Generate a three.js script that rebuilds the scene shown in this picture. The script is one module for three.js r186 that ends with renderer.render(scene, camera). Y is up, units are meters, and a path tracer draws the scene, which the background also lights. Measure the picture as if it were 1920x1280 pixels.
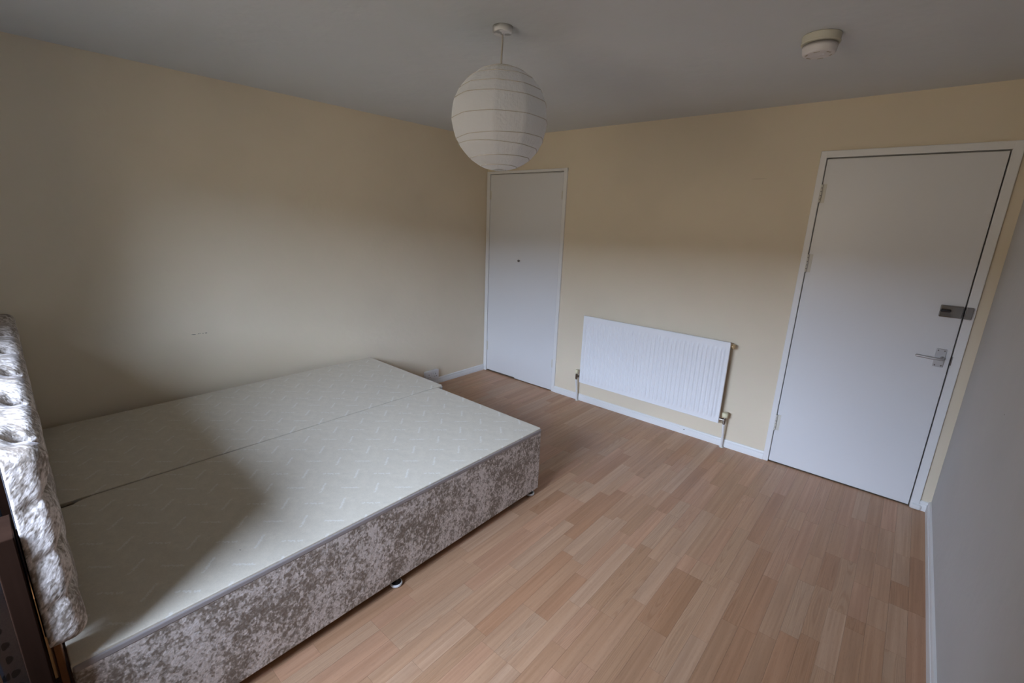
import * as THREE from 'three';
import { RoundedBoxGeometry } from 'three/addons/geometries/RoundedBoxGeometry.js';
import { mergeGeometries, mergeVertices, toCreasedNormals } from 'three/addons/utils/BufferGeometryUtils.js';
import { RectAreaLightUniformsLib } from 'three/addons/lights/RectAreaLightUniformsLib.js';

// ------------------------------------------------------------------ camera, sky, daylight, exposure
// x: along the back wall (0 = left wall), y: up, z: from the back wall towards the window wall
const scene = new THREE.Scene();
const W = 3.654, H = 2.309, D = 4.12;                       // room size
const camera = new THREE.PerspectiveCamera(73.01, 1.5, 0.02, 60);
{
  const yaw = 0.7061, pitch = -0.2574, roll = 0.0372;
  const f = new THREE.Vector3(-Math.sin(yaw) * Math.cos(pitch), Math.sin(pitch), -Math.cos(yaw) * Math.cos(pitch));
  const r = new THREE.Vector3().crossVectors(f, new THREE.Vector3(0, 1, 0)).normalize();
  const u = new THREE.Vector3().crossVectors(r, f);
  const r2 = r.clone().multiplyScalar(Math.cos(roll)).addScaledVector(u, Math.sin(roll));
  const u2 = u.clone().multiplyScalar(Math.cos(roll)).addScaledVector(r, -Math.sin(roll));
  camera.position.set(3.315, 1.571, 3.432);
  camera.quaternion.setFromRotationMatrix(new THREE.Matrix4().makeBasis(r2, u2, f.clone().negate()));
}
const renderer = new THREE.WebGLRenderer({ antialias: true });
renderer.toneMapping = THREE.LinearToneMapping;
renderer.toneMappingExposure = 1.0;
renderer.shadowMap.enabled = true;
RectAreaLightUniformsLib.init();

scene.background = new THREE.Color().setRGB(0.16, 0.17, 0.18);   // dull overcast sky
// the open patch of overcast sky above the roofs opposite, seen through the window
const WIN = { x0: 1.15, x1: 2.62, y0: 0.95, y1: 2.04 };
const skyPatch = new THREE.RectAreaLight(new THREE.Color().setRGB(0.67, 0.81, 1.08), 53, 10.5, 7);
skyPatch.position.set(2.9, 6.05, 11.0);
skyPatch.lookAt(1.9, 1.5, D);
scene.add(skyPatch);
// daylight thrown back by the warm house fronts and gardens across the street, below that patch of sky
const houseGlow = new THREE.RectAreaLight(new THREE.Color().setRGB(1.0, 0.85, 0.64), 5.4, 13, 4.8);
houseGlow.position.set(2.6, 0.1, 12.0);
houseGlow.lookAt(1.9, 0.6, D);
scene.add(houseGlow);

// ------------------------------------------------------------------ helpers
function rng(seed) { let s = seed >>> 0; return () => { s = (s + 0x6D2B79F5) | 0; let t = Math.imul(s ^ (s >>> 15), 1 | s); t = (t + Math.imul(t ^ (t >>> 7), 61 | t)) ^ t; return ((t ^ (t >>> 14)) >>> 0) / 4294967296; }; }
const clamp = (v, a = 0, b = 1) => Math.min(b, Math.max(a, v));
const lerp = (a, b, t) => a + (b - a) * t;
const smooth = (a, b, v) => { const t = clamp((v - a) / (b - a)); return t * t * (3 - 2 * t); };
// tiling value noise
function makeNoise(seed) {
  const T = new Float32Array(65536), r = rng(seed); for (let i = 0; i < 65536; i++) T[i] = r();
  return (x, y, px, py) => {
    const xi = Math.floor(x), yi = Math.floor(y), fx = x - xi, fy = y - yi;
    const sx = fx * fx * (3 - 2 * fx), sy = fy * fy * (3 - 2 * fy);
    const m = (a, p) => ((a % p) + p) % p;
    const x0 = m(xi, px), x1 = m(xi + 1, px), y0 = m(yi, py), y1 = m(yi + 1, py);
    const h = (a, b) => T[(a * 374 + b * 6271 + ((a * b) << 3)) & 65535];
    return lerp(lerp(h(x0, y0), h(x1, y0), sx), lerp(h(x0, y1), h(x1, y1), sx), sy);
  };
}
function fbm(n, u, v, fx, fy, oct = 4, gain = 0.5) { let a = 1, s = 0, t = 0; for (let i = 0; i < oct; i++) { s += a * n(u * fx, v * fy, fx, fy); t += a; a *= gain; fx *= 2; fy *= 2; } return s / t; }
function tex(w, h, fn, srgb) {
  const d = new Uint8Array(w * h * 4);
  for (let j = 0; j < h; j++) for (let i = 0; i < w; i++) {
    const c = fn((i + 0.5) / w, (j + 0.5) / h), k = (j * w + i) * 4;
    if (typeof c === 'number') { d[k] = d[k + 1] = d[k + 2] = clamp(c) * 255; } else { d[k] = clamp(c[0]) * 255; d[k + 1] = clamp(c[1]) * 255; d[k + 2] = clamp(c[2]) * 255; }
    d[k + 3] = 255;
  }
  const t = new THREE.DataTexture(d, w, h, THREE.RGBAFormat);
  t.wrapS = t.wrapT = THREE.RepeatWrapping; t.magFilter = THREE.LinearFilter; t.minFilter = THREE.LinearMipmapLinearFilter; t.generateMipmaps = true;
  if (srgb) t.colorSpace = THREE.SRGBColorSpace;
  t.needsUpdate = true; return t;
}
function sized(t, su, sv) { const c = t.clone(); c.repeat.set(1 / su, 1 / sv); c.needsUpdate = true; return c; }   // uv in metres
const rgb = (r, g, b) => new THREE.Color().setRGB(r, g, b);
const used = new Map();
function numbered(n) { const k = used.get(n) || 0; used.set(n, k + 1); return k ? `${n}_${String(k).padStart(3, '0')}` : n; }
function mesh(name, geo, mat, parent) { const m = new THREE.Mesh(geo, mat); m.name = parent ? name : numbered(name); (parent || scene).add(m); return m; }
function group(name, pos = [0, 0, 0]) { const g = new THREE.Group(); g.name = numbered(name); g.position.set(...pos); scene.add(g); return g; }
function tag(o, label, category, grp) { o.userData.label = label; o.userData.category = category; if (grp) o.userData.group = grp; return o; }
function structure(o, label) { o.userData.kind = 'structure'; if (label) o.userData.label = label; return o; }
// box between two corners with uv in metres
function box(x0, y0, z0, x1, y1, z1) {
  const w = x1 - x0, h = y1 - y0, d = z1 - z0, g = new THREE.BoxGeometry(w, h, d);
  const uv = g.attributes.uv, dims = [[d, h], [d, h], [w, d], [w, d], [w, h], [w, h]], off = [[z0, y0], [z0, y0], [x0, z0], [x0, z0], [x0, y0], [x0, y0]];
  for (let f = 0; f < 6; f++) for (let k = 0; k < 4; k++) { const i = f * 4 + k; uv.setXY(i, off[f][0] + uv.getX(i) * dims[f][0], off[f][1] + uv.getY(i) * dims[f][1]); }
  g.translate((x0 + x1) / 2, (y0 + y1) / 2, (z0 + z1) / 2); return g;
}
function rbox(x0, y0, z0, x1, y1, z1, r = 0.003, seg = 2) {
  const g = new RoundedBoxGeometry(x1 - x0, y1 - y0, z1 - z0, seg, Math.min(r, (x1 - x0) / 2.01, (y1 - y0) / 2.01, (z1 - z0) / 2.01));
  g.translate((x0 + x1) / 2, (y0 + y1) / 2, (z0 + z1) / 2); boxUV(g); return g;
}
function boxUV(g, s = 1) {           // uv in metres from the dominant axis of each vertex normal
  const p = g.attributes.position, n = g.attributes.normal, uv = new Float32Array(p.count * 2);
  for (let i = 0; i < p.count; i++) {
    const ax = Math.abs(n.getX(i)), ay = Math.abs(n.getY(i)), az = Math.abs(n.getZ(i));
    const [a, b] = ax >= ay && ax >= az ? [p.getZ(i), p.getY(i)] : ay >= az ? [p.getX(i), p.getZ(i)] : [p.getX(i), p.getY(i)];
    uv[i * 2] = a * s; uv[i * 2 + 1] = b * s;
  }
  g.setAttribute('uv', new THREE.BufferAttribute(uv, 2)); return g;
}
function merge(list) { return mergeGeometries(list.map((g) => (g.index ? g.toNonIndexed() : g)).map((g) => { for (const k of Object.keys(g.attributes)) if (!['position', 'normal', 'uv'].includes(k)) g.deleteAttribute(k); return g; })); }
function tube(pts, r, seg = 24, rad = 8, closed = false) { return new THREE.TubeGeometry(new THREE.CatmullRomCurve3(pts.map((p) => new THREE.Vector3(...p)), closed), seg, r, rad, closed); }
function cyl(r0, r1, y0, y1, x, z, seg = 24) { const g = new THREE.CylinderGeometry(r1, r0, y1 - y0, seg); g.translate(x, (y0 + y1) / 2, z); return g; }
function lathe(pts, seg = 40) { return new THREE.LatheGeometry(pts.map((p) => new THREE.Vector2(...p)), seg); }

// ------------------------------------------------------------------ materials
const N1 = makeNoise(11), N2 = makeNoise(29), N3 = makeNoise(53);
const plasterBump = tex(512, 512, (u, v) => 0.55 * fbm(N1, u, v, 24, 24, 4) + 0.45 * fbm(N2, u, v, 5, 5, 3));
const plasterTint = tex(512, 512, (u, v) => { const k = 0.955 + 0.045 * fbm(N3, u, v, 4, 4, 5); return [k, k * 0.998, k * 0.992]; }, true);
const brushBump = tex(512, 512, (u, v) => 0.6 * fbm(N2, u, v, 60, 6, 3) + 0.4 * fbm(N1, u, v, 8, 8, 3));
const M = {};
M.wall = new THREE.MeshStandardMaterial({ name: 'magnolia_wall_paint', color: rgb(0.805, 0.705, 0.545), roughness: 0.85, map: sized(plasterTint, 1.7, 1.7), bumpMap: sized(plasterBump, 0.8, 0.8), bumpScale: 0.0016 });
M.wallGrey = new THREE.MeshStandardMaterial({ name: 'pale_grey_wall_paint', color: rgb(0.62, 0.61, 0.60), roughness: 0.85, map: sized(plasterTint, 1.7, 1.7), bumpMap: sized(plasterBump, 0.8, 0.8), bumpScale: 0.0016 });
M.ceiling = new THREE.MeshStandardMaterial({ name: 'ceiling_paint', color: rgb(0.68, 0.70, 0.715), roughness: 0.9, map: sized(plasterTint, 2.1, 2.1), bumpMap: sized(plasterBump, 1.1, 1.1), bumpScale: 0.003 });
M.gloss = new THREE.MeshPhysicalMaterial({ name: 'white_gloss_paint', color: rgb(0.80, 0.79, 0.77), roughness: 0.38, bumpMap: sized(brushBump, 0.5, 0.5), bumpScale: 0.00025 });
M.doorPaint = new THREE.MeshPhysicalMaterial({ name: 'white_door_paint', color: rgb(0.74, 0.735, 0.73), roughness: 0.34, bumpMap: sized(plasterBump, 0.9, 0.9), bumpScale: 0.0009 });
M.hinge = new THREE.MeshStandardMaterial({ name: 'painted_hinge', color: rgb(0.66, 0.63, 0.55), roughness: 0.5 });
M.chrome = new THREE.MeshStandardMaterial({ name: 'polished_chrome', color: rgb(0.36, 0.355, 0.35), roughness: 0.13, metalness: 1 });
M.satin = new THREE.MeshStandardMaterial({ name: 'satin_aluminium', color: rgb(0.60, 0.60, 0.61), roughness: 0.36, metalness: 0.9 });
M.brass = new THREE.MeshStandardMaterial({ name: 'brass', color: rgb(0.70, 0.55, 0.32), roughness: 0.3, metalness: 1 });
M.black = new THREE.MeshStandardMaterial({ name: 'black_plastic', color: rgb(0.015, 0.014, 0.015), roughness: 0.35 });
M.darkMetal = new THREE.MeshStandardMaterial({ name: 'dark_metal', color: rgb(0.18, 0.16, 0.15), roughness: 0.4, metalness: 0.8 });
M.radiator = new THREE.MeshPhysicalMaterial({ name: 'white_radiator_enamel', color: rgb(0.86, 0.86, 0.86), roughness: 0.32 });
M.cream = new THREE.MeshStandardMaterial({ name: 'cream_plastic', color: rgb(0.80, 0.74, 0.50), roughness: 0.5 });
M.fin = new THREE.MeshStandardMaterial({ name: 'bare_back_steel', color: rgb(0.42, 0.36, 0.28), roughness: 0.6 });
M.whitePlastic = new THREE.MeshStandardMaterial({ name: 'white_plastic', color: rgb(0.76, 0.75, 0.74), roughness: 0.4 });
M.alarmWhite = new THREE.MeshStandardMaterial({ name: 'alarm_plastic', color: rgb(0.72, 0.69, 0.68), roughness: 0.5 });
M.alarmCream = new THREE.MeshStandardMaterial({ name: 'yellowed_plastic', color: rgb(0.62, 0.60, 0.50), roughness: 0.5 });
M.roseWhite = new THREE.MeshStandardMaterial({ name: 'paint_spotted_plastic', color: rgb(0.72, 0.71, 0.70), roughness: 0.45, map: sized(tex(128, 128, (u, v) => { const k = 0.72 + 0.28 * smooth(0.38, 0.62, fbm(N1, u, v, 5, 4, 3)); return [k, k, k]; }, true), 1, 1) });
M.cord = new THREE.MeshStandardMaterial({ name: 'grey_flex', color: rgb(0.40, 0.36, 0.31), roughness: 0.6 });
M.rib = new THREE.MeshStandardMaterial({ name: 'lantern_wire', color: rgb(0.52, 0.48, 0.43), roughness: 0.7 });
const crinkle = tex(512, 512, (u, v) => { const a = fbm(N1, u, v, 10, 14, 3), b = fbm(N2, u, v, 22, 9, 3); return 0.5 * Math.abs(2 * a - 1) * 1.6 + 0.35 * Math.abs(2 * b - 1) * 1.6; });
M.paper = new THREE.MeshPhysicalMaterial({ name: 'white_rice_paper', color: rgb(0.85, 0.865, 0.885), roughness: 0.95, transmission: 0.55, thickness: 0, side: THREE.DoubleSide, bumpMap: crinkle, bumpScale: 0.0012 });

// crushed velvet: flecks of pile lying one way or the other
const velvetMap = tex(1024, 1024, (u, v) => {
  const wu = u + 0.012 * (fbm(N1, u, v, 18, 18, 3) - 0.5), wv = v + 0.012 * (fbm(N2, u, v, 18, 18, 3) - 0.5);
  const big = fbm(N1, wu, wv, 7, 7, 3), mid = fbm(N2, wu, wv, 42, 36, 3), fine = fbm(N3, wu, wv, 104, 84, 2), hair = N1(u * 260, v * 300, 260, 300);
  let t = 0.34 * mid + 0.42 * fine + 0.30 * big; t = smooth(0.36, 0.68, t);
  const deep = smooth(0.60, 0.72, fbm(N3, wu, wv, 26, 30, 3) * 0.6 + fine * 0.4);
  const fleck = smooth(0.60, 0.74, fbm(N1, wu, wv, 120, 104, 2)) * smooth(0.3, 0.6, mid);
  t = clamp(0.86 * t + 0.24 * (hair - 0.5) + 0.42 * fleck);
  let c = [lerp(0.53, 0.92, t), lerp(0.485, 0.89, t), lerp(0.445, 0.88, t)];
  const k = 1 - 0.30 * deep * (1 - t); return c.map((x) => x * k);
}, true);
const velvetBump = tex(512, 512, (u, v) => 0.6 * fbm(N2, u, v, 34, 40, 3) + 0.4 * fbm(N3, u, v, 90, 90, 2));
M.velvet = new THREE.MeshPhysicalMaterial({ name: 'crushed_velvet', color: rgb(0.93, 0.92, 0.885), roughness: 0.62, map: sized(velvetMap, 0.62, 0.62), bumpMap: sized(velvetBump, 0.5, 0.5), bumpScale: 0.0022, sheen: 0.5, sheenRoughness: 0.4, sheenColor: rgb(0.7, 0.68, 0.72) });
M.velvetPlain = new THREE.MeshPhysicalMaterial({ name: 'velvet_piping', color: rgb(0.34, 0.305, 0.295), roughness: 0.7, sheen: 0.4, sheenRoughness: 0.5, sheenColor: rgb(0.5, 0.48, 0.5) });
M.backCloth = new THREE.MeshStandardMaterial({ name: 'black_dust_cloth', color: rgb(0.02, 0.02, 0.025), roughness: 0.9 });
// mattress ticking: woven cream cloth with short white stitched motifs, alternately turned (tile 0.226 m, uv turned 45 degrees)
const TK = 0.226;
const tickTex = (() => {
  const n = 1024, a = new Float32Array(n * n), r = rng(77);
  const stamp = (cx, cy, rad, s) => { const R = Math.ceil(rad * 2); for (let j = -R; j <= R; j++) for (let i = -R; i <= R; i++) { const d = Math.hypot(i, j) / rad; if (d < 1.6) { const x = (Math.round(cx) + i + n) % n, y = (Math.round(cy) + j + n) % n; a[y * n + x] = Math.max(a[y * n + x], s * smooth(1.5, 0.4, d)); } } };
  const L = 0.071 / TK * n;
  for (const [cu, cv, turn] of [[0.25, 0.25, 0], [0.75, 0.25, 1], [0.25, 0.75, 1], [0.75, 0.75, 0]]) {
    for (let pass = 0; pass < 2; pass++) {
      let ph = r() * 6;
      for (let k = 0; k < 170; k++) {
        const t = k / 169 - 0.5, gap = Math.sin(t * 13 + ph) > (pass ? 0.25 : 0.72) ? 0 : 1;
        if (!gap) continue;
        const l = t * L, w = (pass ? 13 : 9) * Math.sin(t * 31 + ph * 2) + 8 * Math.sin(t * 67 + ph);
        const x = turn ? w : l, y = turn ? l : w;
        stamp(cu * n + x, cv * n + y, 6.5 + 4.5 * Math.abs(Math.sin(t * 21 + ph)), 0.55);
      }
    }
  }
  return tex(n, n, (u, v) => {
    const m = a[Math.floor(v * n) * n + Math.floor(u * n)];
    const s = (u + v), w = 0.90 + 0.05 * fbm(N1, u, v, 90, 90, 2) + 0.05 * fbm(N2, u, v, 12, 12, 3);
    const k = lerp(w, 1.0, m * 0.8);
    return [k * lerp(0.955, 1, m), k * lerp(0.925, 1, m), k * lerp(0.87, 1, m)];
  }, true);
})();
M.ticking = new THREE.MeshStandardMaterial({ name: 'cream_ticking', color: rgb(0.80, 0.785, 0.745), roughness: 0.75, map: sized(tickTex, TK, TK) });
M.valance = new THREE.MeshStandardMaterial({ name: 'pale_ticking_edge', color: rgb(0.66, 0.63, 0.60), roughness: 0.8 });
// beech laminate: straight grain and cathedral grain
const grainA = tex(512, 1024, (u, v) => {
  const w = u + 0.02 * fbm(N1, u, v, 5, 3, 2);
  const streak = fbm(N2, w, v, 40, 3, 4), pore = N3(u * 200, v * 60, 200, 60), soft = fbm(N1, u, v, 6, 2, 3);
  const k = 0.82 + 0.12 * streak + 0.09 * soft - 0.03 * (pore > 0.78 ? 1 : 0);
  return [k, k * lerp(0.955, 0.99, streak), k * lerp(0.91, 0.98, streak)];
}, true);
const grainB = tex(512, 1024, (u, v) => {
  const n = fbm(N3, u, v, 5, 2, 2), d = fbm(N1, u, v, 12, 5, 2) - 0.5;
  const ring = Math.pow(0.5 + 0.5 * Math.sin(2 * Math.PI * (9 * n + 0.9 * d + 2.2 * Math.cos(2 * Math.PI * u * 4))), 2.5);
  const streak = fbm(N2, u, v, 50, 4, 3), pore = N3(u * 200, v * 60, 200, 60);
  const k = 0.88 + 0.09 * streak - 0.045 * ring - 0.03 * (pore > 0.8 ? 1 : 0);
  return [k, k * lerp(0.985, 0.96, ring), k * lerp(0.96, 0.92, ring)];
}, true);
const tones = { pale: [0.608, 0.401, 0.265], beige: [0.598, 0.379, 0.240], pink: [0.608, 0.366, 0.233], mid: [0.574, 0.353, 0.218], tan: [0.550, 0.333, 0.202], rust: [0.531, 0.304, 0.179], brown: [0.482, 0.274, 0.156] };
const plankMat = {};
for (const [k, c] of Object.entries(tones)) for (const [g, t] of [['a', grainA], ['b', grainB]])
  plankMat[k + g] = new THREE.MeshPhysicalMaterial({ name: `beech_laminate_${k}_${g}`, color: rgb(...c), roughness: 0.36, map: sized(t, 0.3, 1.1), specularIntensity: 0.8 });
M.subfloor = new THREE.MeshStandardMaterial({ name: 'subfloor', color: rgb(0.34, 0.26, 0.17), roughness: 0.9 });
M.woodOrange = new THREE.MeshStandardMaterial({ name: 'varnished_pine', color: rgb(0.26, 0.11, 0.03), roughness: 0.5, map: sized(grainA, 0.3, 1.1) });
M.woodShadeDarkened = new THREE.MeshPhysicalMaterial({ name: 'shade_darkened_brown_wood', color: rgb(0.022, 0.011, 0.007), roughness: 0.95, specularIntensity: 0.08, map: sized(grainA, 0.3, 1.1) });  // brown wood with the shade of the unlit gap put into its colour
const spots = tex(256, 256, (u, v) => {
  let m = 0; for (const [cx, cy, a] of [[0.25, 0.22, 0.6], [0.72, 0.48, 0.4], [0.28, 0.76, 0.8]]) { const dx = u - cx, dy = v - cy, c = Math.cos(a), s = Math.sin(a); const d = Math.hypot((dx * c + dy * s) / 0.17, (-dx * s + dy * c) / 0.11); m = Math.max(m, smooth(1.1, 0.85, d)); }
  const k = 0.9 + 0.1 * fbm(N1, u, v, 40, 40, 2) - 0.33 * m; return [k, k, k];
}, true);
M.spotted = new THREE.MeshStandardMaterial({ name: 'grey_spotted_cloth', color: rgb(0.30, 0.305, 0.34), roughness: 0.9, map: sized(spots, 0.09, 0.09), side: THREE.DoubleSide });
M.glass = new THREE.MeshPhysicalMaterial({ name: 'window_glass', color: rgb(1, 1, 1), roughness: 0, transmission: 1, thickness: 0 });
M.scuff = new THREE.MeshStandardMaterial({ name: 'grey_scuff', color: rgb(0.16, 0.15, 0.12), roughness: 0.9 });

// ------------------------------------------------------------------ the room
const CUP = { x0: 0.047, x1: 0.908, y1: 1.986, fx0: 0.004, fx1: 0.945, fy1: 2.014 };       // cupboard doors and frame
const DOOR = { x0: 2.801, x1: 3.560, y1: 1.987, fx0: 2.764, fx1: 3.606, fy1: 2.033 };      // room door and frame
structure(mesh('wall_left', box(-0.15, -0.02, -0.15, 0, H + 0.02, D + 0.25), M.wall));
structure(mesh('wall_right', box(W, -0.02, -0.15, W + 0.15, H + 0.02, D + 0.25), M.wallGrey));
structure(mesh('wall_back', merge([
  box(0, -0.02, -0.15, CUP.fx0 + 0.02, H + 0.02, 0), box(CUP.fx0 + 0.02, CUP.y1 + 0.02, -0.15, CUP.fx1 - 0.015, H + 0.02, 0),
  box(CUP.fx1 - 0.015, -0.02, -0.15, DOOR.fx0 + 0.015, H + 0.02, 0), box(DOOR.fx0 + 0.015, DOOR.y1 + 0.02, -0.15, DOOR.fx1 - 0.015, H + 0.02, 0),
  box(DOOR.fx1 - 0.015, -0.02, -0.15, W, H + 0.02, 0)]), M.wall));
structure(mesh('wall_front', merge([
  box(0, -0.02, D, WIN.x0, H + 0.02, D + 0.25), box(WIN.x1, -0.02, D, W, H + 0.02, D + 0.25),
  box(WIN.x0, -0.02, D, WIN.x1, WIN.y0, D + 0.25), box(WIN.x0, WIN.y1, D, WIN.x1, H + 0.02, D + 0.25)]), M.wall));
structure(mesh('wall_beyond', merge([box(-0.15, -0.15, -1.25, W + 0.15, H + 0.15, -1.15), box(-0.15, -0.15, -1.15, -0.05, H + 0.15, -0.15), box(W + 0.05, -0.15, -1.15, W + 0.15, H + 0.15, -0.15), box(1.8, -0.02, -1.15, 1.9, H, -0.15), box(-0.05, H, -1.15, W + 0.05, H + 0.15, -0.15), box(-0.05, -0.15, -1.15, W + 0.05, -0.008, -0.15)]), M.wall));   // cupboard and landing behind the two doors
structure(mesh('ceiling', box(-0.15, H, -0.15, W + 0.15, H + 0.15, D + 0.25), M.ceiling));

// marks on the walls
{
  const wl = scene.getObjectByName('wall_left');
  const blob = (z, y, w, h, rot = 0) => { const g = new THREE.SphereGeometry(0.5, 12, 6); g.scale(0.0008, h, w); g.rotateX(rot); g.translate(0.0001, y, z); return g; };
  mesh('scuff_mark', blob(2.609, 0.8085, 0.026, 0.0035, -0.1), M.scuff, wl); mesh('scuff_mark', blob(2.583, 0.8085, 0.008, 0.003), M.scuff, wl);
  mesh('scuff_mark', blob(2.574, 0.8095, 0.005, 0.004), M.scuff, wl); mesh('scuff_mark', blob(2.558, 0.8075, 0.006, 0.0045), M.scuff, wl); mesh('scuff_mark', blob(2.541, 0.8075, 0.013, 0.005), M.scuff, wl);
  const wb = scene.getObjectByName('wall_back');
  const crack = (x, y, l, h, rot) => { const g = new THREE.SphereGeometry(0.5, 12, 6); g.scale(l, h, 0.0006); g.rotateZ(rot); g.translate(x, y, 0.0001); return g; };
  mesh('hairline_crack', crack(2.445, 1.8865, 0.10, 0.0012, 0.03), new THREE.MeshStandardMaterial({ color: rgb(0.38, 0.30, 0.21), roughness: 0.9 }), wb);
  const wr = scene.getObjectByName('wall_right');
  const dot = new THREE.SphereGeometry(0.5, 10, 6); dot.scale(0.0008, 0.005, 0.004); dot.translate(W - 0.0001, 0.97, 1.14); mesh('scuff_mark', dot, M.scuff, wr);
}

// skirting boards
function skirt(profile, len) { const s = new THREE.Shape(profile.map((p) => new THREE.Vector2(...p))); const g = new THREE.ExtrudeGeometry(s, { depth: len, bevelEnabled: false, steps: 1 }); return toCreasedNormals(g, 0.5); }
const prof = [[0, 0], [0.016, 0], [0.016, 0.036], [0.0145, 0.0395], [0.0115, 0.0405], [0.0115, 0.043], [0.0125, 0.0475], [0.0112, 0.053], [0.008, 0.0575], [0.0, 0.059]];
{
  let g = skirt(prof, D); structure(mesh('baseboard_left', boxUV(g), M.gloss));
  g = skirt(prof.map(([a, b]) => [-a, b * 1.12]).reverse(), D); g.translate(W, 0, 0); structure(mesh('baseboard_right', boxUV(g), M.gloss));
  const bk = (x0, x1) => { const k = skirt(prof.map(([a, b]) => [-a, b]).reverse(), x1 - x0); k.rotateY(Math.PI / 2); k.translate(x0, 0, 0); return boxUV(k); };
  structure(mesh('baseboard_back', bk(CUP.fx1, DOOR.fx0), M.gloss));
  structure(mesh('baseboard_back', bk(DOOR.fx1 - 0.002, W), M.gloss));
  const fr = (x0, x1) => { const k = skirt(prof, x1 - x0); k.rotateY(Math.PI / 2); k.translate(x0, 0, 0); k.rotateY(0); return k; };
  const f = skirt(prof, W); f.rotateY(Math.PI / 2); f.translate(0, 0, D); structure(mesh('baseboard_front', boxUV(f), M.gloss));
  const bb = scene.getObjectByName('baseboard_back');
  const chip = new THREE.SphereGeometry(0.5, 10, 6); chip.scale(0.014, 0.006, 0.002); chip.translate(2.20, 0.037, 0.0165); mesh('paint_chip', chip, M.scuff, bb);
}

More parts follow.
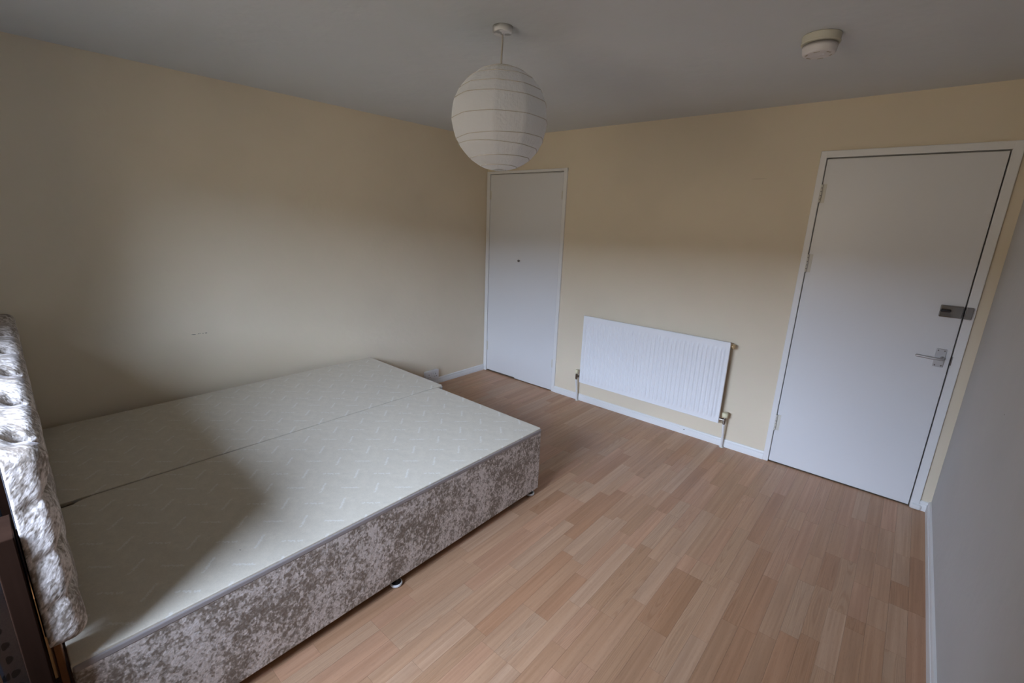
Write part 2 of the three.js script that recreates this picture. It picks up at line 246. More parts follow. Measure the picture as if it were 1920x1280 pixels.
// laminate floor: narrow beech strips laid from the window wall to the door wall, three to a board
const floor = structure(mesh('floor', box(-0.15, -0.15, -0.15, W + 0.15, -0.008, D + 0.25), M.subfloor));
{
  const P = 0.0655, S0 = 2.139, r = rng(4242), strips = [];
  const fixed = {   // strips read off the photograph: row -> [z0, z1, tone]
    0: [[1.18, 1.555, 'rust'], [1.555, 2.02, 'pale']], 3: [[1.02, 1.33, 'mid'], [1.33, 1.78, 'pale'], [1.78, 2.15, 'tan']], 4: [[1.10, 1.43, 'tan'], [1.43, 1.845, 'pink'], [1.845, 2.15, 'rust']],
    5: [[1.5, 2.0, 'pale']], 6: [[1.10, 1.445, 'pale'], [1.445, 1.96, 'tan']], 7: [[1.2, 1.51, 'beige'], [1.51, 1.957, 'mid'], [1.957, 2.3, 'tan']], 8: [[1.40, 1.80, 'pale']],
    9: [[1.487, 1.89, 'rust']], 10: [[1.487, 1.89, 'brown']], 11: [[0.95, 1.487, 'beige']], 13: [[0.70, 1.05, 'tan']], 14: [[1.245, 1.63, 'rust'], [0.75, 1.245, 'pink']], 16: [[1.16, 1.538, 'pale'], [1.538, 1.9, 'rust']],
    17: [[1.14, 1.492, 'mid'], [1.492, 1.85, 'rust']], 18: [[1.257, 1.62, 'pale']], 19: [[1.253, 1.33, 'rust'], [1.33, 1.7, 'tan']], 20: [[0.77, 1.05, 'mid'], [1.25, 1.6, 'tan']], 21: [[0.60, 0.86, 'pale'], [0.86, 1.04, 'rust']], 22: [[0.58, 1.036, 'rust']],
  };
  const keys = ['beige', 'pink', 'mid', 'pale', 'tan', 'beige', 'pink', 'mid', 'pale', 'beige', 'pink', 'rust'];
  for (let k = Math.floor(-S0 / P) ; S0 + k * P < W; k++) {
    const x0 = Math.max(0, S0 + k * P), x1 = Math.min(W, S0 + (k + 1) * P), board = Math.floor(k / 3);
    const jr = rng(board * 97 + 5000), joint0 = board === -1 ? 2.632 : board === 0 ? 2.37 : jr() * 1.285;
    const ends = new Set(); for (let z = joint0 - 1.285 * 4; z < D + 1.3; z += 1.285) if (z > 0 && z < D) ends.add(+z.toFixed(4));
    const list = (fixed[k] || []).slice().sort((a, b) => a[0] - b[0]);
    const cuts = [...ends].filter((z) => !list.some((f) => z > f[0] - 0.1 && z < f[1] + 0.1)).sort((a, b) => a - b);
    const segs = []; let z = 0;
    const fill = (a, b) => { let c = a; while (c < b - 1e-6) { let l = 0.24 + 0.38 * r(); let e = c + l; if (b - e < 0.13) e = b; segs.push([c, Math.min(e, b), keys[Math.floor(r() * keys.length)]]); c = e; } };
    const stops = [...list.map((f) => [f[0], f]), ...cuts.map((c) => [c, null]), [D, null]].sort((a, b) => a[0] - b[0]);
    for (const [at, f] of stops) { if (at > z + 1e-6) fill(z, at); z = Math.max(z, at); if (f) { segs.push(f); z = f[1]; } }
    for (const s of segs) strips.push({ x0, x1, z0: s[0], z1: Math.min(D, s[1]), tone: s[2], k });
  }
  camera.updateMatrixWorld(); camera.updateProjectionMatrix(); camera.aspect = 1.5; camera.updateProjectionMatrix();
  const inv = camera.matrixWorld.clone().invert(), v = new THREE.Vector3();
  const size = (s) => {          // how large the strip shows in the frame; hidden under the bed counts as nothing
    let n = 0, area = 0; const cx = (s.x0 + s.x1) / 2;
    for (let i = 0; i < 5; i++) { const z = lerp(s.z0, s.z1, (i + 0.5) / 5); v.set(cx, 0, z).applyMatrix4(inv); if (v.z > -0.1) continue; const dist = -v.z; v.applyMatrix4(camera.projectionMatrix); if (Math.abs(v.x) < 1.0 && Math.abs(v.y) < 1.0 && (cx > 1.84 || z < 1.0) && z < 3.2) { n++; area += 1 / (dist * dist); } }
    return n ? area * (s.x1 - s.x0) * (s.z1 - s.z0) : 0;
  };
  strips.forEach((s) => { s.size = size(s); }); 
  const order = strips.slice().sort((a, b) => b.size - a.size), shown = new Set(order.filter((s) => s.size > 0).slice(0, 300));
  const rest = [];
  for (const s of strips) {
    const gx = 0.00025, gz = 0.00025, dy = (rng(Math.floor(s.x0 * 1e4 + s.z0 * 777))() - 0.5) * 0.0001;
    const g = box(s.x0 + gx, -0.0079, s.z0 + gz, s.x1 - gx, dy, s.z1 - gz), uv = g.attributes.uv, q = rng(Math.floor(s.x0 * 9999) * 31 + Math.floor(s.z0 * 7777));
    const ou = q() * 3, ov = q() * 7, kind = q() < 0.74 ? 'a' : 'b';
    for (let i = 0; i < uv.count; i++) uv.setXY(i, uv.getX(i) + ou, uv.getY(i) + ov);
    if (shown.has(s)) mesh('plank', g, plankMat[s.tone + kind], floor); else rest.push(g);
  }
  const m = mesh('laminate_planks', merge(rest), plankMat.mida, floor); m.userData.kind = 'stuff';
}

// the window behind the camera
{
  const w = group('window_1'); structure(w);
  const f = 0.05, z0 = D + 0.12, z1 = D + 0.18, xm = (WIN.x0 + WIN.x1) / 2;
  mesh('window_frame', merge([box(WIN.x0, WIN.y0, z0, WIN.x0 + f, WIN.y1, z1), box(WIN.x1 - f, WIN.y0, z0, WIN.x1, WIN.y1, z1), box(WIN.x0, WIN.y0, z0, WIN.x1, WIN.y0 + f, z1), box(WIN.x0, WIN.y1 - f, z0, WIN.x1, WIN.y1, z1), box(xm - 0.03, WIN.y0, z0, xm + 0.03, WIN.y1, z1)]), M.gloss, w);
  mesh('window_pane', box(WIN.x0 + f, WIN.y0 + f, z0 + 0.028, xm - 0.03, WIN.y1 - f, z0 + 0.032), M.glass, w);
  mesh('window_pane', box(xm + 0.03, WIN.y0 + f, z0 + 0.028, WIN.x1 - f, WIN.y1 - f, z0 + 0.032), M.glass, w);
  mesh('window_sill', rbox(WIN.x0 - 0.05, WIN.y0 - 0.025, D - 0.05, WIN.x1 + 0.05, WIN.y0, D + 0.12, 0.008), M.gloss, w);
}

// ------------------------------------------------------------------ cupboard door in the corner
function knuckles(x, y0, y1, r, z, n = 5) { const l = []; const h = (y1 - y0) / n; for (let i = 0; i < n; i++) l.push(cyl(r, r, y0 + i * h + 0.0012, y0 + (i + 1) * h - 0.0012, x, z, 12)); return merge(l); }
{
  const d = group('door_1'); structure(d, 'narrow white double cupboard door in the left corner of the back wall');
  const fz = 0.014;
  mesh('door_frame', merge([rbox(CUP.fx0, 0, -0.10, CUP.x0 - 0.003, CUP.fy1, fz, 0.003), rbox(CUP.x1 + 0.003, 0, -0.10, CUP.fx1, CUP.fy1, fz, 0.003), rbox(CUP.fx0, CUP.y1 + 0.004, -0.10, CUP.fx1, CUP.fy1 - 0.0005, fz - 0.0005, 0.003)]), M.gloss, d);
  mesh('door_stop', merge([box(CUP.x0 - 0.01, 0, -0.075, CUP.x0 + 0.014, CUP.y1, -0.030), box(CUP.x1 - 0.014, 0, -0.075, CUP.x1 + 0.01, CUP.y1, -0.030), box(CUP.x0 - 0.01, CUP.y1 - 0.016, -0.075, CUP.x1 + 0.01, CUP.y1 + 0.008, -0.030)]), M.gloss, d);
  const l1 = mesh('door_leaf', rbox(CUP.x0, 0.014, -0.026, 0.4415, CUP.y1 - 0.002, 0.004, 0.003), M.doorPaint, d);
  const l2 = mesh('door_leaf', rbox(0.4430, 0.007, -0.022, CUP.x1, CUP.y1 - 0.006, 0.009, 0.003), M.doorPaint, d);
  const kn = lathe([[0.0001, 0], [0.006, 0], [0.006, 0.008], [0.0105, 0.012], [0.011, 0.018], [0.008, 0.022], [0.0001, 0.023]], 20); kn.rotateX(Math.PI / 2); kn.translate(0.4515, 1.196, 0.009);
  mesh('knob', kn, M.darkMetal, l2);
  for (const [y0, y1] of [[1.757, 1.837], [0.232, 0.325]]) mesh('hinge', merge([knuckles(CUP.x0 - 0.001, y0, y1, 0.0045, 0.008), box(CUP.x0 - 0.014, y0, 0.0, CUP.x0 + 0.012, y1, 0.0052)]), M.hinge, l1);
  for (const [y0, y1] of [[1.757, 1.828], [0.235, 0.315]]) mesh('hinge', merge([knuckles(CUP.x1 + 0.001, y0, y1, 0.0045, 0.011), box(CUP.x1 - 0.012, y0, 0.0, CUP.x1 + 0.012, y1, 0.0095)]), M.hinge, l2);
}

// ------------------------------------------------------------------ room door on the right
{
  const d = group('door_2'); structure(d, 'plain white room door with chrome latch and lever handle');
  const fz = 0.016;
  mesh('door_frame', merge([rbox(DOOR.fx0, 0, -0.12, DOOR.x0 - 0.003, DOOR.fy1, fz, 0.004), rbox(DOOR.x1 + 0.005, 0, -0.12, DOOR.fx1, DOOR.fy1, fz, 0.004), rbox(DOOR.fx0, DOOR.y1 + 0.007, -0.12, DOOR.fx1, DOOR.fy1 - 0.0005, fz - 0.0005, 0.004)]), M.gloss, d);
  mesh('door_stop', merge([box(DOOR.x0 - 0.01, 0, -0.10, DOOR.x0 + 0.014, DOOR.y1, -0.042), box(DOOR.x1 - 0.014, 0, -0.10, DOOR.x1 + 0.01, DOOR.y1, -0.042), box(DOOR.x0 - 0.01, DOOR.y1 - 0.016, -0.10, DOOR.x1 + 0.01, DOOR.y1 + 0.010, -0.042)]), M.gloss, d);
  mesh('corner_block', rbox(DOOR.x1 + 0.004, 0.0, 0.0, DOOR.fx1 + 0.012, 0.034, 0.030, 0.012, 4), M.gloss, d);
  const leaf = mesh('door_leaf', rbox(DOOR.x0, 0.008, -0.038, DOOR.x1, DOOR.y1, 0.004, 0.003), M.doorPaint, d);
  for (const [y0, y1] of [[1.738, 1.845], [1.321, 1.432], [0.239, 0.352]]) {
    const n = 5, h = (y1 - y0) / n, l = [];
    for (let i = 0; i < n; i++) l.push(cyl(0.0075, 0.0075, y0 + i * h + 0.0022, y0 + (i + 1) * h - 0.0022, DOOR.x0 - 0.001, 0.010, 14));
    l.push(box(DOOR.x0, y0, 0, DOOR.x0 + 0.024, y1, 0.0053)); const hg = mesh('hinge', merge(l), M.hinge, leaf); mesh('hinge_pin', cyl(0.0045, 0.0045, y0, y1, DOOR.x0 - 0.001, 0.010, 10), M.darkMetal, hg);
  }
  // lever handle on a square-cornered plate
  const hd = mesh('handle_plate', rbox(3.495, 0.866, 0.003, 3.538, 0.968, 0.0125, 0.002), M.satin, leaf);
  const lever = tube([[3.527, 0.916, 0.010], [3.527, 0.916, 0.034], [3.524, 0.9165, 0.047], [3.512, 0.917, 0.052], [3.47, 0.918, 0.052], [3.44, 0.9195, 0.051], [3.420, 0.9205, 0.050]], 0.0075, 48, 12);
  const tip = new THREE.SphereGeometry(0.0076, 14, 10); tip.translate(3.420, 0.9205, 0.050);
  const collar = lathe([[0.012, 0], [0.012, 0.004], [0.009, 0.008], [0.008, 0.010]], 20); collar.rotateX(Math.PI / 2); collar.translate(3.527, 0.916, 0.012);
  mesh('lever', merge([lever, tip, collar]), M.satin, leaf);
  const sc = []; for (const [x, y] of [[3.503, 0.959], [3.530, 0.959], [3.503, 0.875], [3.530, 0.875]]) { const s = new THREE.CylinderGeometry(0.0034, 0.0034, 0.002, 12); s.rotateX(Math.PI / 2); s.translate(x, y, 0.0126); sc.push(s); }
  for (const s of sc) mesh('screw', s, M.darkMetal, leaf);
  // rim latch: case on the door, keep on the frame
  const lk = mesh('rim_latch', rbox(3.463, 1.146, 0.003, 3.556, 1.211, 0.032, 0.005, 3), M.chrome, leaf);
  const kb = new RoundedBoxGeometry(0.044, 0.016, 0.014, 4, 0.0069); kb.translate(3.487, 1.182, 0.037); mesh('latch_knob', kb, M.black, leaf);
  mesh('latch_keep', merge([rbox(3.564, 1.146, 0.010, 3.594, 1.211, 0.034, 0.004, 3), box(3.563, 1.163, 0.018, 3.572, 1.196, 0.0335)]), M.chrome, d);
  mesh('strike_plate', box(DOOR.x1 + 0.0035, 0.885, -0.02, DOOR.x1 + 0.008, 0.935, 0.0165), M.darkMetal, d);
}

// ------------------------------------------------------------------ radiator
{
  const R = { x0: 1.257, x1: 2.452, y0: 0.197, y1: 0.799, z: 0.078 };
  const rad = tag(group('radiator', [R.x0, 0, 0]), 'white panel radiator with vertical flutes on the wall between the two doors', 'radiator');
  const off = (g) => { g.translate(-R.x0, 0, 0); return g; };
  // pressed front sheet: 36 flutes standing between plain margins
  const nx = 36 * 12, ny = 46, w = R.x1 - R.x0, h = R.y1 - R.y0, pos = [], idx = [], uvs = [];
  for (let j = 0; j <= ny; j++) for (let i = 0; i <= nx; i++) {
    const u = i / nx, v = j / ny, y = R.y0 + v * h, x = R.x0 + u * w;
    const ph = ((x - R.x0 - 0.012) / (w - 0.024)) * 36, t = ph - Math.floor(ph);
    const inside = smooth(0.022, 0.034, x - R.x0) * smooth(0.022, 0.034, R.x1 - x);
    const band = smooth(R.y0 + 0.030, R.y0 + 0.052, y) * smooth(R.y1 - 0.042, R.y1 - 0.064, y);
    const prof = smooth(0.06, 0.26, t) * smooth(0.94, 0.74, t);
    const groove = -0.0012 * (smooth(0.0, 0.006, x - R.x0 - 0.008) * smooth(0.016, 0.010, x - R.x0 - 0.004));
    pos.push(x - R.x0, y, R.z + 0.0080 * prof * inside * band - 0.0025 * inside * band + groove); uvs.push(x, y);
    if (i < nx && j < ny) { const a = j * (nx + 1) + i, b = a + 1, c = a + nx + 1, d = c + 1; idx.push(a, b, d, a, d, c); }
  }
  const g = new THREE.BufferGeometry(); g.setAttribute('position', new THREE.Float32BufferAttribute(pos, 3)); g.setAttribute('uv', new THREE.Float32BufferAttribute(uvs, 2)); g.setIndex(idx); g.computeVertexNormals();
  const rim = (x0, y0, x1, y1) => off(rbox(x0, y0, R.z - 0.014, x1, y1, R.z + 0.001, 0.0035, 2));
  mesh('front_panel', merge([g, rim(R.x0 - 0.002, R.y1 - 0.008, R.x1 + 0.002, R.y1 + 0.002), rim(R.x0 - 0.002, R.y0 - 0.002, R.x1 + 0.002, R.y0 + 0.008), rim(R.x0 - 0.002, R.y0, R.x0 + 0.007, R.y1), rim(R.x1 - 0.007, R.y0, R.x1 + 0.002, R.y1), off(box(R.x0, R.y0, R.z - 0.012, R.x1, R.y1, R.z - 0.006))]), M.radiator, rad);
  const fins = []; for (let i = 0; i < 36; i++) { const x = R.x0 + 0.03 + i * (w - 0.06) / 35; fins.push(off(box(x - 0.010, R.y0 + 0.06, 0.034, x + 0.010, R.y1 - 0.05, 0.036))); fins.push(off(box(x - 0.011, R.y0 + 0.06, 0.034, x - 0.009, R.y1 - 0.05, R.z - 0.012))); }
  mesh('convector_fins', merge(fins), M.fin, rad);
  for (const x of [R.x0 + 0.16, R.x1 - 0.16]) mesh('wall_bracket', off(merge([box(x - 0.014, 0.30, 0.0025, x + 0.014, 0.72, 0.006), box(x - 0.014, 0.68, 0.0025, x + 0.014, 0.70, R.z - 0.012), box(x - 0.014, 0.32, 0.0025, x + 0.014, 0.34, R.z - 0.012)])), M.fin, rad);
  const bleed = lathe([[0.0001, 0], [0.011, 0], [0.011, 0.012], [0.007, 0.016], [0.007, 0.024], [0.0001, 0.025]], 6); bleed.rotateZ(-Math.PI / 2); bleed.translate(w + 0.002, 0.772, R.z - 0.02);
  const b2 = cyl(0.010, 0.010, 0.757, 0.787, w + 0.018, R.z - 0.02, 16);
  mesh('bleed_valve', merge([bleed, b2]), M.brass, rad);
  const valve = (x, y, side, s) => {      // side: which way the radiator lies
    const z = R.z - 0.018, body = [];
    body.push(cyl(0.011, 0.011, y - 0.028, y + 0.012, x, z, 6), cyl(0.0085, 0.0085, y - 0.036, y - 0.026, x, z, 12), cyl(0.009, 0.009, y + 0.010, y + 0.022, x, z, 16));
    const t = new THREE.CylinderGeometry(0.0095, 0.0095, 0.040, 6); t.rotateZ(Math.PI / 2); t.translate(x + side * 0.022, y - 0.004, z); body.push(t);
    const v = mesh('valve', off(merge(body)), M.chrome, rad);
    mesh('valve_cap', off(lathe([[0.0001, 0], [s, 0], [s * 1.05, 0.012], [s, 0.032], [s * 0.85, 0.036], [0.0001, 0.0365]], 18).translate(x, y + 0.018, z)), M.cream, v);
    const pipe = off(tube([[x, y - 0.034, z], [x, y - 0.05, z - 0.001], [x + 0.001, 0.12, 0.046], [x + 0.0015, 0.06, 0.038], [x + 0.002, 0.0, 0.030]], 0.0085, 30, 12));
    mesh('pipe', pipe, M.gloss, v);
    mesh('pipe_collar', off(lathe([[0.009, 0], [0.017, 0], [0.016, 0.003], [0.009, 0.005]], 18).translate(x + 0.002, 0.0, 0.030)), M.hinge, v);
  };
  valve(1.215, 0.246, 1, 0.0125); valve(2.488, 0.228, -1, 0.020);
}

// ------------------------------------------------------------------ wall socket behind the bed foot
{
  const s = tag(group('wall_socket', [0, 0.106, 0.738]), 'white double wall socket low on the left wall by the foot of the bed', 'socket');
  mesh('back_box', rbox(0, -0.045, -0.076, 0.024, 0.045, 0.076, 0.004), M.whitePlastic, s);
  mesh('faceplate', rbox(0.022, -0.047, -0.079, 0.033, 0.047, 0.079, 0.004), M.whitePlastic, s);
  for (const z of [-0.040, 0.040]) {
    mesh('socket_holes', merge([box(0.0325, -0.006 + 0.012, z - 0.002, 0.0338, 0.012 + 0.006, z + 0.002), box(0.0325, -0.016, z - 0.0145, 0.0338, -0.011, z - 0.008), box(0.0325, -0.016, z + 0.008, 0.0338, -0.011, z + 0.0145)]), M.black, s);
    mesh('rocker_switch', rbox(0.032, 0.012, z * 0.32 - 0.006, 0.0375, 0.032, z * 0.32 + 0.006, 0.002), M.whitePlastic, s);
  }
}

// ------------------------------------------------------------------ divan bed: two single bases side by side
function tickTop(x0, x1, z0, z1, y, notch = 0) {       // ticking over a padded board, edges rolled over; uv turned by 45 degrees
  const r = 0.003, sh = new THREE.Shape(), a0 = x0 + r, a1 = x1 - r, b0 = z0 + r, b1 = z1 - r, c = 0.012;
  sh.moveTo(a0 + c, b0); sh.lineTo(a1 - c, b0); sh.quadraticCurveTo(a1, b0, a1, b0 + c); sh.lineTo(a1, b1);
  if (notch) { sh.lineTo(a0 + notch, b1); sh.lineTo(a0 + notch * 0.9, b1 - 0.105); sh.quadraticCurveTo(a0, b1 - 0.125, a0, b1 - 0.20); } else sh.lineTo(a0, b1);
  sh.lineTo(a0, b0 + c); sh.quadraticCurveTo(a0, b0, a0 + c, b0);
  const g = new THREE.ExtrudeGeometry(sh, { depth: 0.018, bevelEnabled: true, bevelThickness: r, bevelSize: r, bevelSegments: 4, curveSegments: 6 });
  g.rotateX(Math.PI / 2); g.translate(0, y - r, 0);
  const p = g.attributes.position, uv = g.attributes.uv, q = Math.SQRT1_2, u0 = (1.42 - 1.813) * q, v0 = (1.42 + 1.813) * q;
  for (let i = 0; i < p.count; i++) { const x = p.getX(i), z = p.getZ(i); uv.setXY(i, (x - z) * q - u0 + 0.75 * TK, (x + z) * q - v0 + 0.25 * TK); }
  return g;
}
function divan(name, x0, x1, z0, z1, label, feet, motive, notch) {
  const cx = (x0 + x1) / 2, cz = (z0 + z1) / 2, y0 = 0.046, y1 = 0.430;
  const d = tag(group(name, [cx, 0, cz]), label, 'divan base', null), o = (g) => { g.translate(-cx, 0, -cz); return g; };
  mesh('ticking_top', o(tickTop(x0, x1 - (notch ? 0.002 : 0), z0 + 0.001, z1, y1, notch)), M.ticking, d);
  // velvet sides with a faint sag along the lower hem
  const side = (() => { const g = new RoundedBoxGeometry(x1 - x0, y1 - 0.024 - y0, z1 - z0, 3, 0.006); g.translate(cx, (y0 + y1 - 0.024) / 2, cz); return boxUV(g); })();
  mesh('velvet_side', o(side), motive, d);
  mesh('top_border', o(rbox(x0 + (notch ? 0.02 : 0.001), y1 - 0.030, z0 - 0.0012, x1 + (notch ? 0.0015 : 0), y1 - 0.0065, z1 - 0.001, 0.007, 4)), motive === M.velvet ? M.velvetPlain : M.valance, d);
  if (notch) { const k = new THREE.SphereGeometry(0.5, 10, 6); k.scale(0.007, 0.0012, 0.003); k.rotateY(0.6); mesh('lint_speck', o(k.translate(1.738, y1 + 0.0003, 2.995)), M.scuff, d); }
  for (const [x, z] of feet) {
    const g = lathe([[0.0001, 0.0], [0.014, 0.0], [0.025, 0.004], [0.0275, 0.010], [0.026, 0.0155], [0.022, 0.0165]], 28), c = lathe([[0.022, 0.0165], [0.016, 0.020], [0.008, 0.024], [0.006, 0.030], [0.006, 0.048], [0.0001, 0.048]], 20);
    const f = mesh('glide', o(g.translate(x, 0, z)), M.whitePlastic, d); mesh('glide_stem', o(c.translate(x, 0, z)), M.black, f);
  }
  return d;
}
divan('divan_base', 0.9755, 1.886, 1.468, 3.445, 'bed base half with mauve crushed velvet side, nearer to the open floor', [[1.850, 1.500], [1.862, 2.452], [1.84, 3.39], [1.02, 1.52], [1.02, 3.39]], M.velvet, 0.028);
divan('divan_base', 0.052, 0.9650, 1.411, 3.392, 'far half of the bed base, cream top lying against the left wall', [[0.10, 1.46], [0.10, 3.35], [0.91, 1.46], [0.91, 3.35]], M.valance, 0);

// ------------------------------------------------------------------ headboard, seen almost edge on
{
  const hb = group('headboard', [0.0, 0, 3.345]); hb.rotation.y = -0.0262;
  tag(hb, 'crushed velvet padded headboard standing at the head of the bed, its end towards the camera', 'headboard');
  const L = 1.915, y0 = 0.518, y1 = 1.046, T = 0.074, x0 = 0.012;
  const g0 = new THREE.BoxGeometry(L, y1 - y0, T, 280, 100, 14); g0.deleteAttribute('uv'); g0.deleteAttribute('normal');
  const g = mergeVertices(g0, 1e-5), p = g.attributes.position, hx = L / 2, hy = (y1 - y0) / 2, hz = T / 2, R = 0.036;
  const foldsX = [0.18, 0.515, 0.845, 1.175, 1.50, 1.80], foldsY = [0.645, 0.775, 0.915];
  const vv = new THREE.Vector3(), c = new THREE.Vector3();
  for (let i = 0; i < p.count; i++) {
    vv.fromBufferAttribute(p, i);
    // round the front edges, keep the back flat
    const bx = hx - R, by = hy - R, bz = hz - R;
    c.set(clamp(vv.x, -bx, bx), clamp(vv.y, -by, by), Math.max(vv.z, -bz));
    const n = vv.clone().sub(c); const len = n.length(); if (len > 1e-6) { n.divideScalar(len); vv.copy(c).addScaledVector(n, Math.min(len, R)); } 
    const wx = vv.x + hx + x0, wy = vv.y + hy + y0, wc = wy - 0.28 * (hz - vv.z) + 0.01;
    let cut = 0;
    const near = (a, list, wd) => { let m = 0; for (const f of list) m = Math.max(m, Math.exp(-(((a - f) / wd) ** 2))); return m; };
    const soft = smooth(hz, hz - 0.03, vv.z);                   // nothing is pulled in at the back edge
    const front = smooth(-hz + 0.028, -hz + 0.004, vv.z), endF = smooth(hx - 0.05, hx - 0.006, vv.x), topF = smooth(hy - 0.05, hy - 0.006, vv.y);
    const vert = near(wx, foldsX, 0.011) + 0.5 * near(wx, foldsX, 0.06);
    const horz = near(wc, foldsY, 0.012) + 0.55 * near(wc, foldsY, 0.05);
    cut = Math.max(front * Math.max(vert, horz), topF * vert * 2.0, endF * horz * 0.26) * 0.019 * soft;
    if (len > 1e-6) vv.addScaledVector(n, -cut); 
    // uneven stuffing
    if (len > 1e-6) vv.addScaledVector(n, 0.0035 * soft * (fbm(N1, (wx * 0.37) % 1, (wy * 0.61 + vv.z * 1.3 + 1) % 1, 12, 12, 3) - 0.5));
    p.setXYZ(i, vv.x, vv.y, vv.z);
  }
  g.translate(x0 + hx, y0 + hy, hz); g.computeVertexNormals();
  { const uv = new Float32Array(p.count * 2); for (let i = 0; i < p.count; i++) { uv[i * 2] = p.getX(i) + p.getZ(i); uv[i * 2 + 1] = p.getY(i) + 0.8 * p.getZ(i); } g.setAttribute('uv', new THREE.BufferAttribute(uv, 2)); }
  mesh('padded_panel', g, M.velvet, hb);
  mesh('back_board', rbox(x0 + 0.03, y0 + 0.03, T - 0.002, x0 + L - 0.03, y1 - 0.03, T + 0.004, 0.002), M.backCloth, hb);
  mesh('added_light_block_rail', rbox(x0 + 0.10, 0.34, T + 0.0045, x0 + 1.785, 0.60, T + 0.017, 0.002), M.woodOrange, hb);  // added board, unseen, stops light leaking under the headboard
  for (const x of [0.34, 1.805]) mesh('strut', rbox(x, 0.0, T - 0.0165, x + 0.07, 0.55, T - 0.002, 0.002), M.woodOrange, hb);
}

// ------------------------------------------------------------------ post, cloth and an added dark board behind the headboard
{
  const post = tag(mesh('wooden_post', rbox(1.815, 0.0, 3.4765, 1.938, 0.858, 3.513, 0.003), M.woodShadeDarkened), 'brown wooden post standing upright behind the near end of the headboard, shade darkened into its colour', 'post');  // post made wider to block light leaking under the headboard end
  tag(mesh('added_dark_board', rbox(0.95, 0.0, 3.474, 0.975, 0.93, 3.74, 0.003), M.woodShadeDarkened), 'added dark board that keeps the gap behind the headboard black', 'board');  // added panel standing in for the deep shade seen past the post
  // hanging spotted cloth with loose vertical folds
  const nx = 60, ny = 20, pos = [], uv = [], idx = [], x0 = 1.08, x1 = 1.79;
  for (let j = 0; j <= ny; j++) for (let i = 0; i <= nx; i++) { const u = i / nx, v = j / ny, x = lerp(x0, x1, u), y = lerp(0.0, 0.74, v); pos.push(x + 0.02 * (1 - v) * Math.sin(u * 9), y + 0.004, 3.545 + 0.022 * Math.sin(u * 26 + v * 1.2) + 0.008 * Math.sin(u * 61 + 2 * v) - 0.012 * (1 - v)); uv.push(u * (x1 - x0) * 1.25, y); if (i < nx && j < ny) { const a = j * (nx + 1) + i; idx.push(a, a + 1, a + nx + 2, a, a + nx + 2, a + nx + 1); } }
  const g = new THREE.BufferGeometry(); g.setAttribute('position', new THREE.Float32BufferAttribute(pos, 3)); g.setAttribute('uv', new THREE.Float32BufferAttribute(uv, 2)); g.setIndex(idx); g.computeVertexNormals();
  const c = g.clone(); c.translate(0, 0, 0.006); 
  tag(mesh('spotted_cloth', merge([g, c]), M.spotted), 'grey cloth with darker spots hanging in folds behind the wooden post', 'cloth');
}

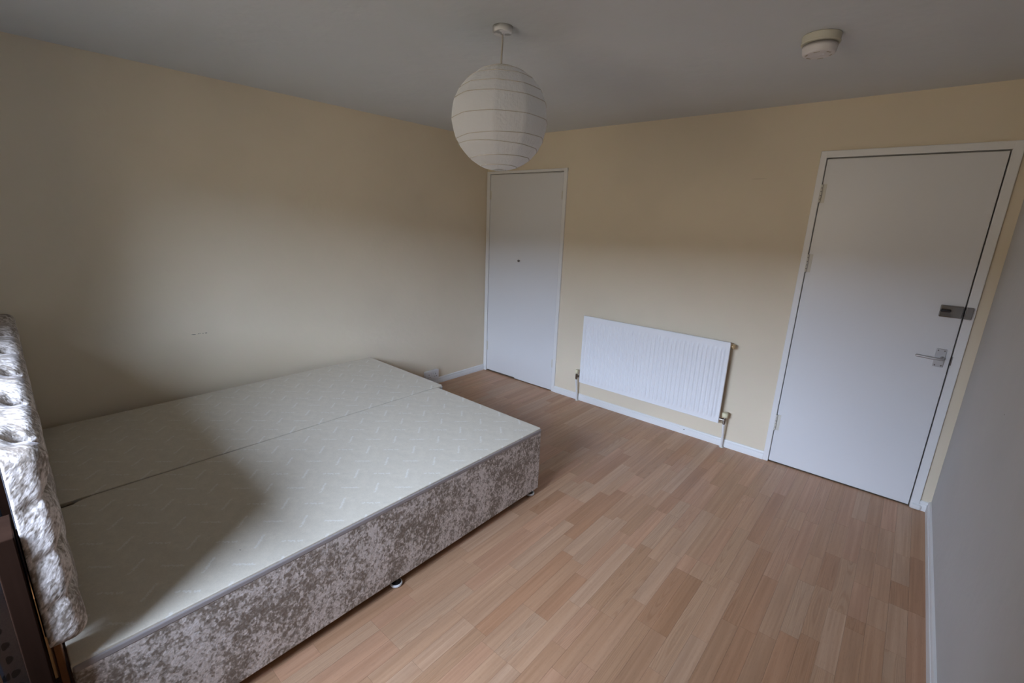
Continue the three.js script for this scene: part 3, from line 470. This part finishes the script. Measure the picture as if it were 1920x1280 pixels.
// ------------------------------------------------------------------ pendant light with paper lantern
{
  const C = [1.899, 1.970, 1.900], top = H;
  const p = tag(group('pendant_light', [C[0], 0, C[2]]), 'round white paper lantern hanging on a grey flex from the ceiling', 'pendant light');
  mesh('ceiling_rose', lathe([[0.0001, top - 0.026], [0.008, top - 0.027], [0.009, top - 0.0245], [0.033, top - 0.0245], [0.0365, top - 0.0235], [0.038, top - 0.020], [0.039, top], [0.0001, top]], 36), M.roseWhite, p);
  mesh('flex', tube([[0, top - 0.028, 0], [0.001, 2.25, 0], [-0.001, 2.20, 0.001], [0, 2.12, 0]], 0.0034, 24, 8), M.cord, p);
  mesh('lamp_holder', lathe([[0.0001, 2.125], [0.010, 2.125], [0.014, 2.10], [0.019, 2.095], [0.019, 2.06], [0.0001, 2.058]], 20), M.whitePlastic, p);
  const bulb = lathe([[0.0001, 1.955], [0.02, 1.960], [0.030, 1.985], [0.028, 2.01], [0.015, 2.045], [0.013, 2.06]], 20); mesh('bulb', bulb, M.whitePlastic, p);
  // lantern skin: gores that sink a little between wires and between seams
  const RX = 0.2005, RY = 0.199, lat = [90, 72, 61, 47, 31, 18, -3, -24, -34, -51, -68, -82].map((d) => d * Math.PI / 180);
  const gores = 10, seg = 10, rows = [];
  for (let k = 0; k < lat.length - 1; k++) { const n = 6; for (let i = 0; i < n; i++) rows.push([lerp(lat[k], lat[k + 1], i / n), i / n]); } rows.push([lat[lat.length - 1], 0]);
  const pos = [], uv = [], idx = [], cols = gores * seg, rr = rng(9);
  const sag = []; for (let k = 0; k < gores; k++) sag.push(0.7 + 0.6 * rr());
  for (let j = 0; j < rows.length; j++) for (let i = 0; i <= cols; i++) {
    const [f, t] = rows[j], a = (i % cols) / cols * Math.PI * 2, s = (i % seg) / seg, gi = Math.floor((i % cols) / seg);
    const chord = Math.cos(Math.PI / gores) / Math.cos((s - 0.5) * 2 * Math.PI / gores);
    let r = lerp(1, chord, 0.5 * sag[gi]) - 0.012 * Math.sin(Math.PI * t) * (0.4 + 0.9 * fbm(N1, i / cols, j / rows.length, 26, 10, 2)) + 0.006 * (s === 0 ? 1 : 0);
    if (f > 1.5) r = 0;
    const cf = Math.max(Math.cos(f), f > 1.3 ? 0.16 : 0.0);
    pos.push(RX * r * cf * Math.cos(a), RY * Math.sin(f) * (0.985 + 0.015 * r), RX * r * cf * Math.sin(a)); uv.push(i / cols * 6, (f / Math.PI + 0.5) * 3);
    if (j < rows.length - 1 && i < cols) { const q = j * (cols + 1) + i; idx.push(q, q + 1, q + cols + 2, q, q + cols + 2, q + cols + 1); }
  }
  // drop the cap so that the lantern is open round the flex
  const from = 6; const open = idx.filter((_, k) => Math.floor(k / 3 / 2 / cols) >= from);
  const g = new THREE.BufferGeometry(); g.setAttribute('position', new THREE.Float32BufferAttribute(pos, 3)); g.setAttribute('uv', new THREE.Float32BufferAttribute(uv, 2)); g.setIndex(open); g.computeVertexNormals();
  const shade = mesh('lamp_shade', g, M.paper, p); shade.position.y = C[1]; shade.rotation.set(-0.03, 0.31, 0.035);
  const tilts = [0, 0, -0.01, -0.02, -0.03, -0.045, -0.015, 0.015, -0.055, 0.01, -0.01, 0];
  for (let k = 1; k < lat.length - 1; k++) {
    const pts = []; for (let i = 0; i < gores; i++) { const a = i / gores * Math.PI * 2, ff = lat[k] + tilts[k] * Math.cos(a + 0.4); pts.push([RX * 1.001 * Math.cos(ff) * Math.cos(a), RY * Math.sin(ff), RX * 1.001 * Math.cos(ff) * Math.sin(a)]); for (let h = 1; h < 3; h++) { const b = (i + h / 3) / gores * Math.PI * 2, fb = lat[k] + tilts[k] * Math.cos(b + 0.4), ch = lerp(1, Math.cos(Math.PI / gores) / Math.cos((h / 3 - 0.5) * 2 * Math.PI / gores), 0.5 * sag[i]); pts.push([RX * 1.001 * ch * Math.cos(fb) * Math.cos(b), RY * Math.sin(fb), RX * 1.001 * ch * Math.cos(fb) * Math.sin(b)]); } }
    mesh('wire_ring', tube(pts, 0.0014, 108, 6, true), M.rib, shade);
  }
}

// ------------------------------------------------------------------ smoke alarm
{
  const a = tag(group('smoke_alarm', [2.868, H, 1.115]), 'round off-white smoke alarm on the ceiling near the room door', 'smoke alarm');
  mesh('mounting_base', lathe([[0.0001, -0.030], [0.058, -0.031], [0.0665, -0.030], [0.0675, -0.026], [0.0655, -0.022], [0.0675, -0.003], [0.066, 0], [0.0001, 0]], 40), M.alarmCream, a);
  mesh('recessed_ring', lathe([[0.0001, -0.036], [0.052, -0.036], [0.052, -0.030], [0.0001, -0.030]], 40), M.alarmWhite, a);
  mesh('alarm_body', lathe([[0.0001, -0.069], [0.016, -0.069], [0.018, -0.0672], [0.034, -0.0672], [0.036, -0.069], [0.050, -0.0685], [0.0545, -0.0665], [0.0572, -0.062], [0.0595, -0.048], [0.0615, -0.036], [0.0001, -0.036]], 48), M.alarmWhite, a);
  for (let k = 0; k < 6; k++) { const b = box(-0.010, -0.0695, 0.040, 0.010, -0.0675, 0.046); b.rotateY(k * Math.PI / 3); mesh('vent_slot', b, M.fin, a); }
  mesh('test_button', lathe([[0.0001, -0.0705], [0.010, -0.0705], [0.012, -0.068], [0.012, -0.066]], 20).translate(0.008, 0, 0), M.alarmWhite, a);
}

scene.traverse((o) => { if (o.isMesh) { o.castShadow = true; o.receiveShadow = true; } });
renderer.render(scene, camera);
